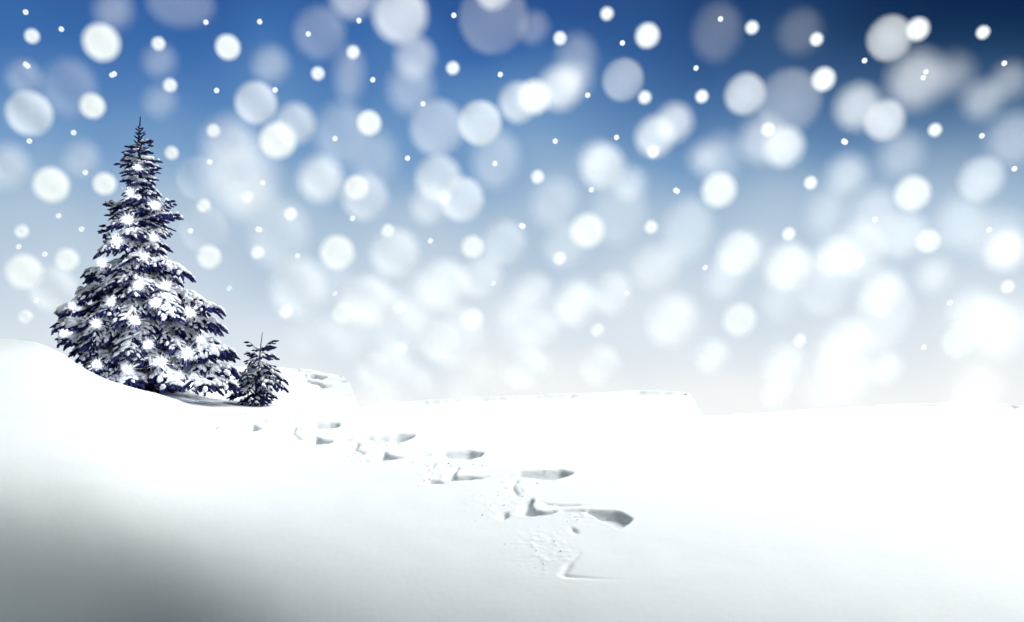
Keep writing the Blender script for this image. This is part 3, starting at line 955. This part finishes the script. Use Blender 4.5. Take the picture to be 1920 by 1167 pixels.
def math_node(op, a, b=None, clamp=False):
    n = nt.nodes.new('ShaderNodeMath'); n.operation = op; n.use_clamp = clamp
    for i, x in enumerate((a, b)):
        if x is None:
            continue
        if isinstance(x, (int, float)):
            n.inputs[i].default_value = x
        else:
            Ln(x, n.inputs[i])
    return n.outputs[0]


def map_range(x, a, b, c, d):
    n = nt.nodes.new('ShaderNodeMapRange'); n.interpolation_type = 'SMOOTHSTEP'
    Ln(x, n.inputs[0])
    for i, k in enumerate((a, b, c, d)):
        n.inputs[i + 1].default_value = k
    return n.outputs[0]


ramp = nt.nodes.new('ShaderNodeValToRGB')
E = ramp.color_ramp
stops = [(0.0, (246, 249, 249)), (.03, (243, 246, 247)), (.06, (230, 237, 243)), (.11, (212, 224, 235)), (.155, (190, 207, 224)), (.205, (168, 192, 215)),
         (.255, (120, 159, 201)), (.30, (88, 134, 188)), (.347, (58, 107, 172)), (.39, (42, 88, 154)), (.5, (24, 60, 125)), (1.0, (14, 40, 95))]
while len(E.elements) < len(stops):
    E.elements.new(.5)
for e, (p, c) in zip(E.elements, stops):
    e.position = p; e.color = lin(c)
# soft unevenness of the snowy air
nz = nt.nodes.new('ShaderNodeTexNoise'); nz.inputs['Scale'].default_value = 7.0; nz.inputs['Detail'].default_value = 1.5
Ln(tc.outputs['Generated'], nz.inputs['Vector'])
wob = math_node('MULTIPLY', math_node('SUBTRACT', nz.outputs['Fac'], .5), .13)
lift = math_node('MULTIPLY', sep.outputs[0], -.02)       # a touch higher haze on the right
elev = math_node('ADD', math_node('ADD', sep.outputs[2], wob), lift, False)
Ln(math_node('MAXIMUM', elev, 0.0), ramp.inputs[0])
# darker towards the upper right, and behind the viewer
steep = math_node('DIVIDE', sep.outputs[2], math_node('MAXIMUM', sep.outputs[1], .3))
dr = math_node('MULTIPLY', map_range(sep.outputs[0], -.08, .40, 0, 1), map_range(steep, .20, .42, 0, 1.0))
behind = map_range(sep.outputs[1], -.05, .80, .10, 1.0)  # unseen sky dimmed to deepen the shade on the near snow
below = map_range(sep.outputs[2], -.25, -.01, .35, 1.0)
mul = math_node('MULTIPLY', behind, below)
sky = nt.nodes.new('ShaderNodeTexSky'); sky.sky_type = 'NISHITA'; sky.sun_disc = False
sky.sun_elevation = math.asin(SUN.z); sky.sun_rotation = math.atan2(SUN.x, SUN.y)
skm = nt.nodes.new('ShaderNodeVectorMath'); skm.operation = 'SCALE'; skm.inputs['Scale'].default_value = .08
Ln(sky.outputs[0], skm.inputs[0])
mixs = nt.nodes.new('ShaderNodeMix'); mixs.data_type = 'RGBA'; mixs.inputs[0].default_value = .03
Ln(ramp.outputs[0], mixs.inputs[6]); Ln(skm.outputs[0], mixs.inputs[7])
sc2 = nt.nodes.new('ShaderNodeVectorMath'); sc2.operation = 'SCALE'
tint = nt.nodes.new('ShaderNodeMix'); tint.data_type = 'RGBA'; tint.blend_type = 'MULTIPLY'    # green-grey tint added to the unseen sky to colour the snow's shade
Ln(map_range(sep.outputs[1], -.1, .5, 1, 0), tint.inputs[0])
navy = nt.nodes.new('ShaderNodeMix'); navy.data_type = 'RGBA'; navy.blend_type = 'MULTIPLY'; Ln(dr, navy.inputs[0])
Ln(mixs.outputs[2], navy.inputs[6]); navy.inputs[7].default_value = (.06, .13, .18, 1)
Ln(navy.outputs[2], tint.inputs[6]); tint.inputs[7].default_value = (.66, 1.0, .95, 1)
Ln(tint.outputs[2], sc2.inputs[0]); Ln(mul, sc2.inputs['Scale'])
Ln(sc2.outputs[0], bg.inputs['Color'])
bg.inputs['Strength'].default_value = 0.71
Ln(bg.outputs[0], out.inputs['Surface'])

sd = bpy.data.lights.new('sun', 'SUN')
sd.energy = 4.9; sd.angle = math.radians(42); sd.color = (1.0, .995, .985)
so = bpy.data.objects.new('sun', sd); col.objects.link(so)
so.rotation_euler = SUN.to_track_quat('Z', 'Y').to_euler()
so.location = (10, 10, 20)

# ------------------------------------------------------------------ camera
cam = bpy.data.cameras.new('camera')
cam.sensor_width = 36.0
cam.lens = F / 1920 * 36.0
cam.shift_y = (HV - 583.5) / 1920
cam.clip_start = .05; cam.clip_end = 20000
cam.dof.use_dof = True
cam.dof.focus_distance = DT
cam.dof.aperture_fstop = cam.lens / 1000 / APERTURE
co = bpy.data.objects.new('camera', cam); col.objects.link(co)
co.location = (0, 0, CZ); co.rotation_euler = (math.radians(90), 0, 0)
scene.camera = co

scene.view_settings.view_transform = 'Standard'
scene.view_settings.look = 'None'
scene.view_settings.exposure = 0.52
scene.view_settings.gamma = 1.0
scene.cycles.transparent_max_bounces = 48
scene.cycles.max_bounces = 10
scene.cycles.diffuse_bounces = 5
scene.cycles.use_denoising = True
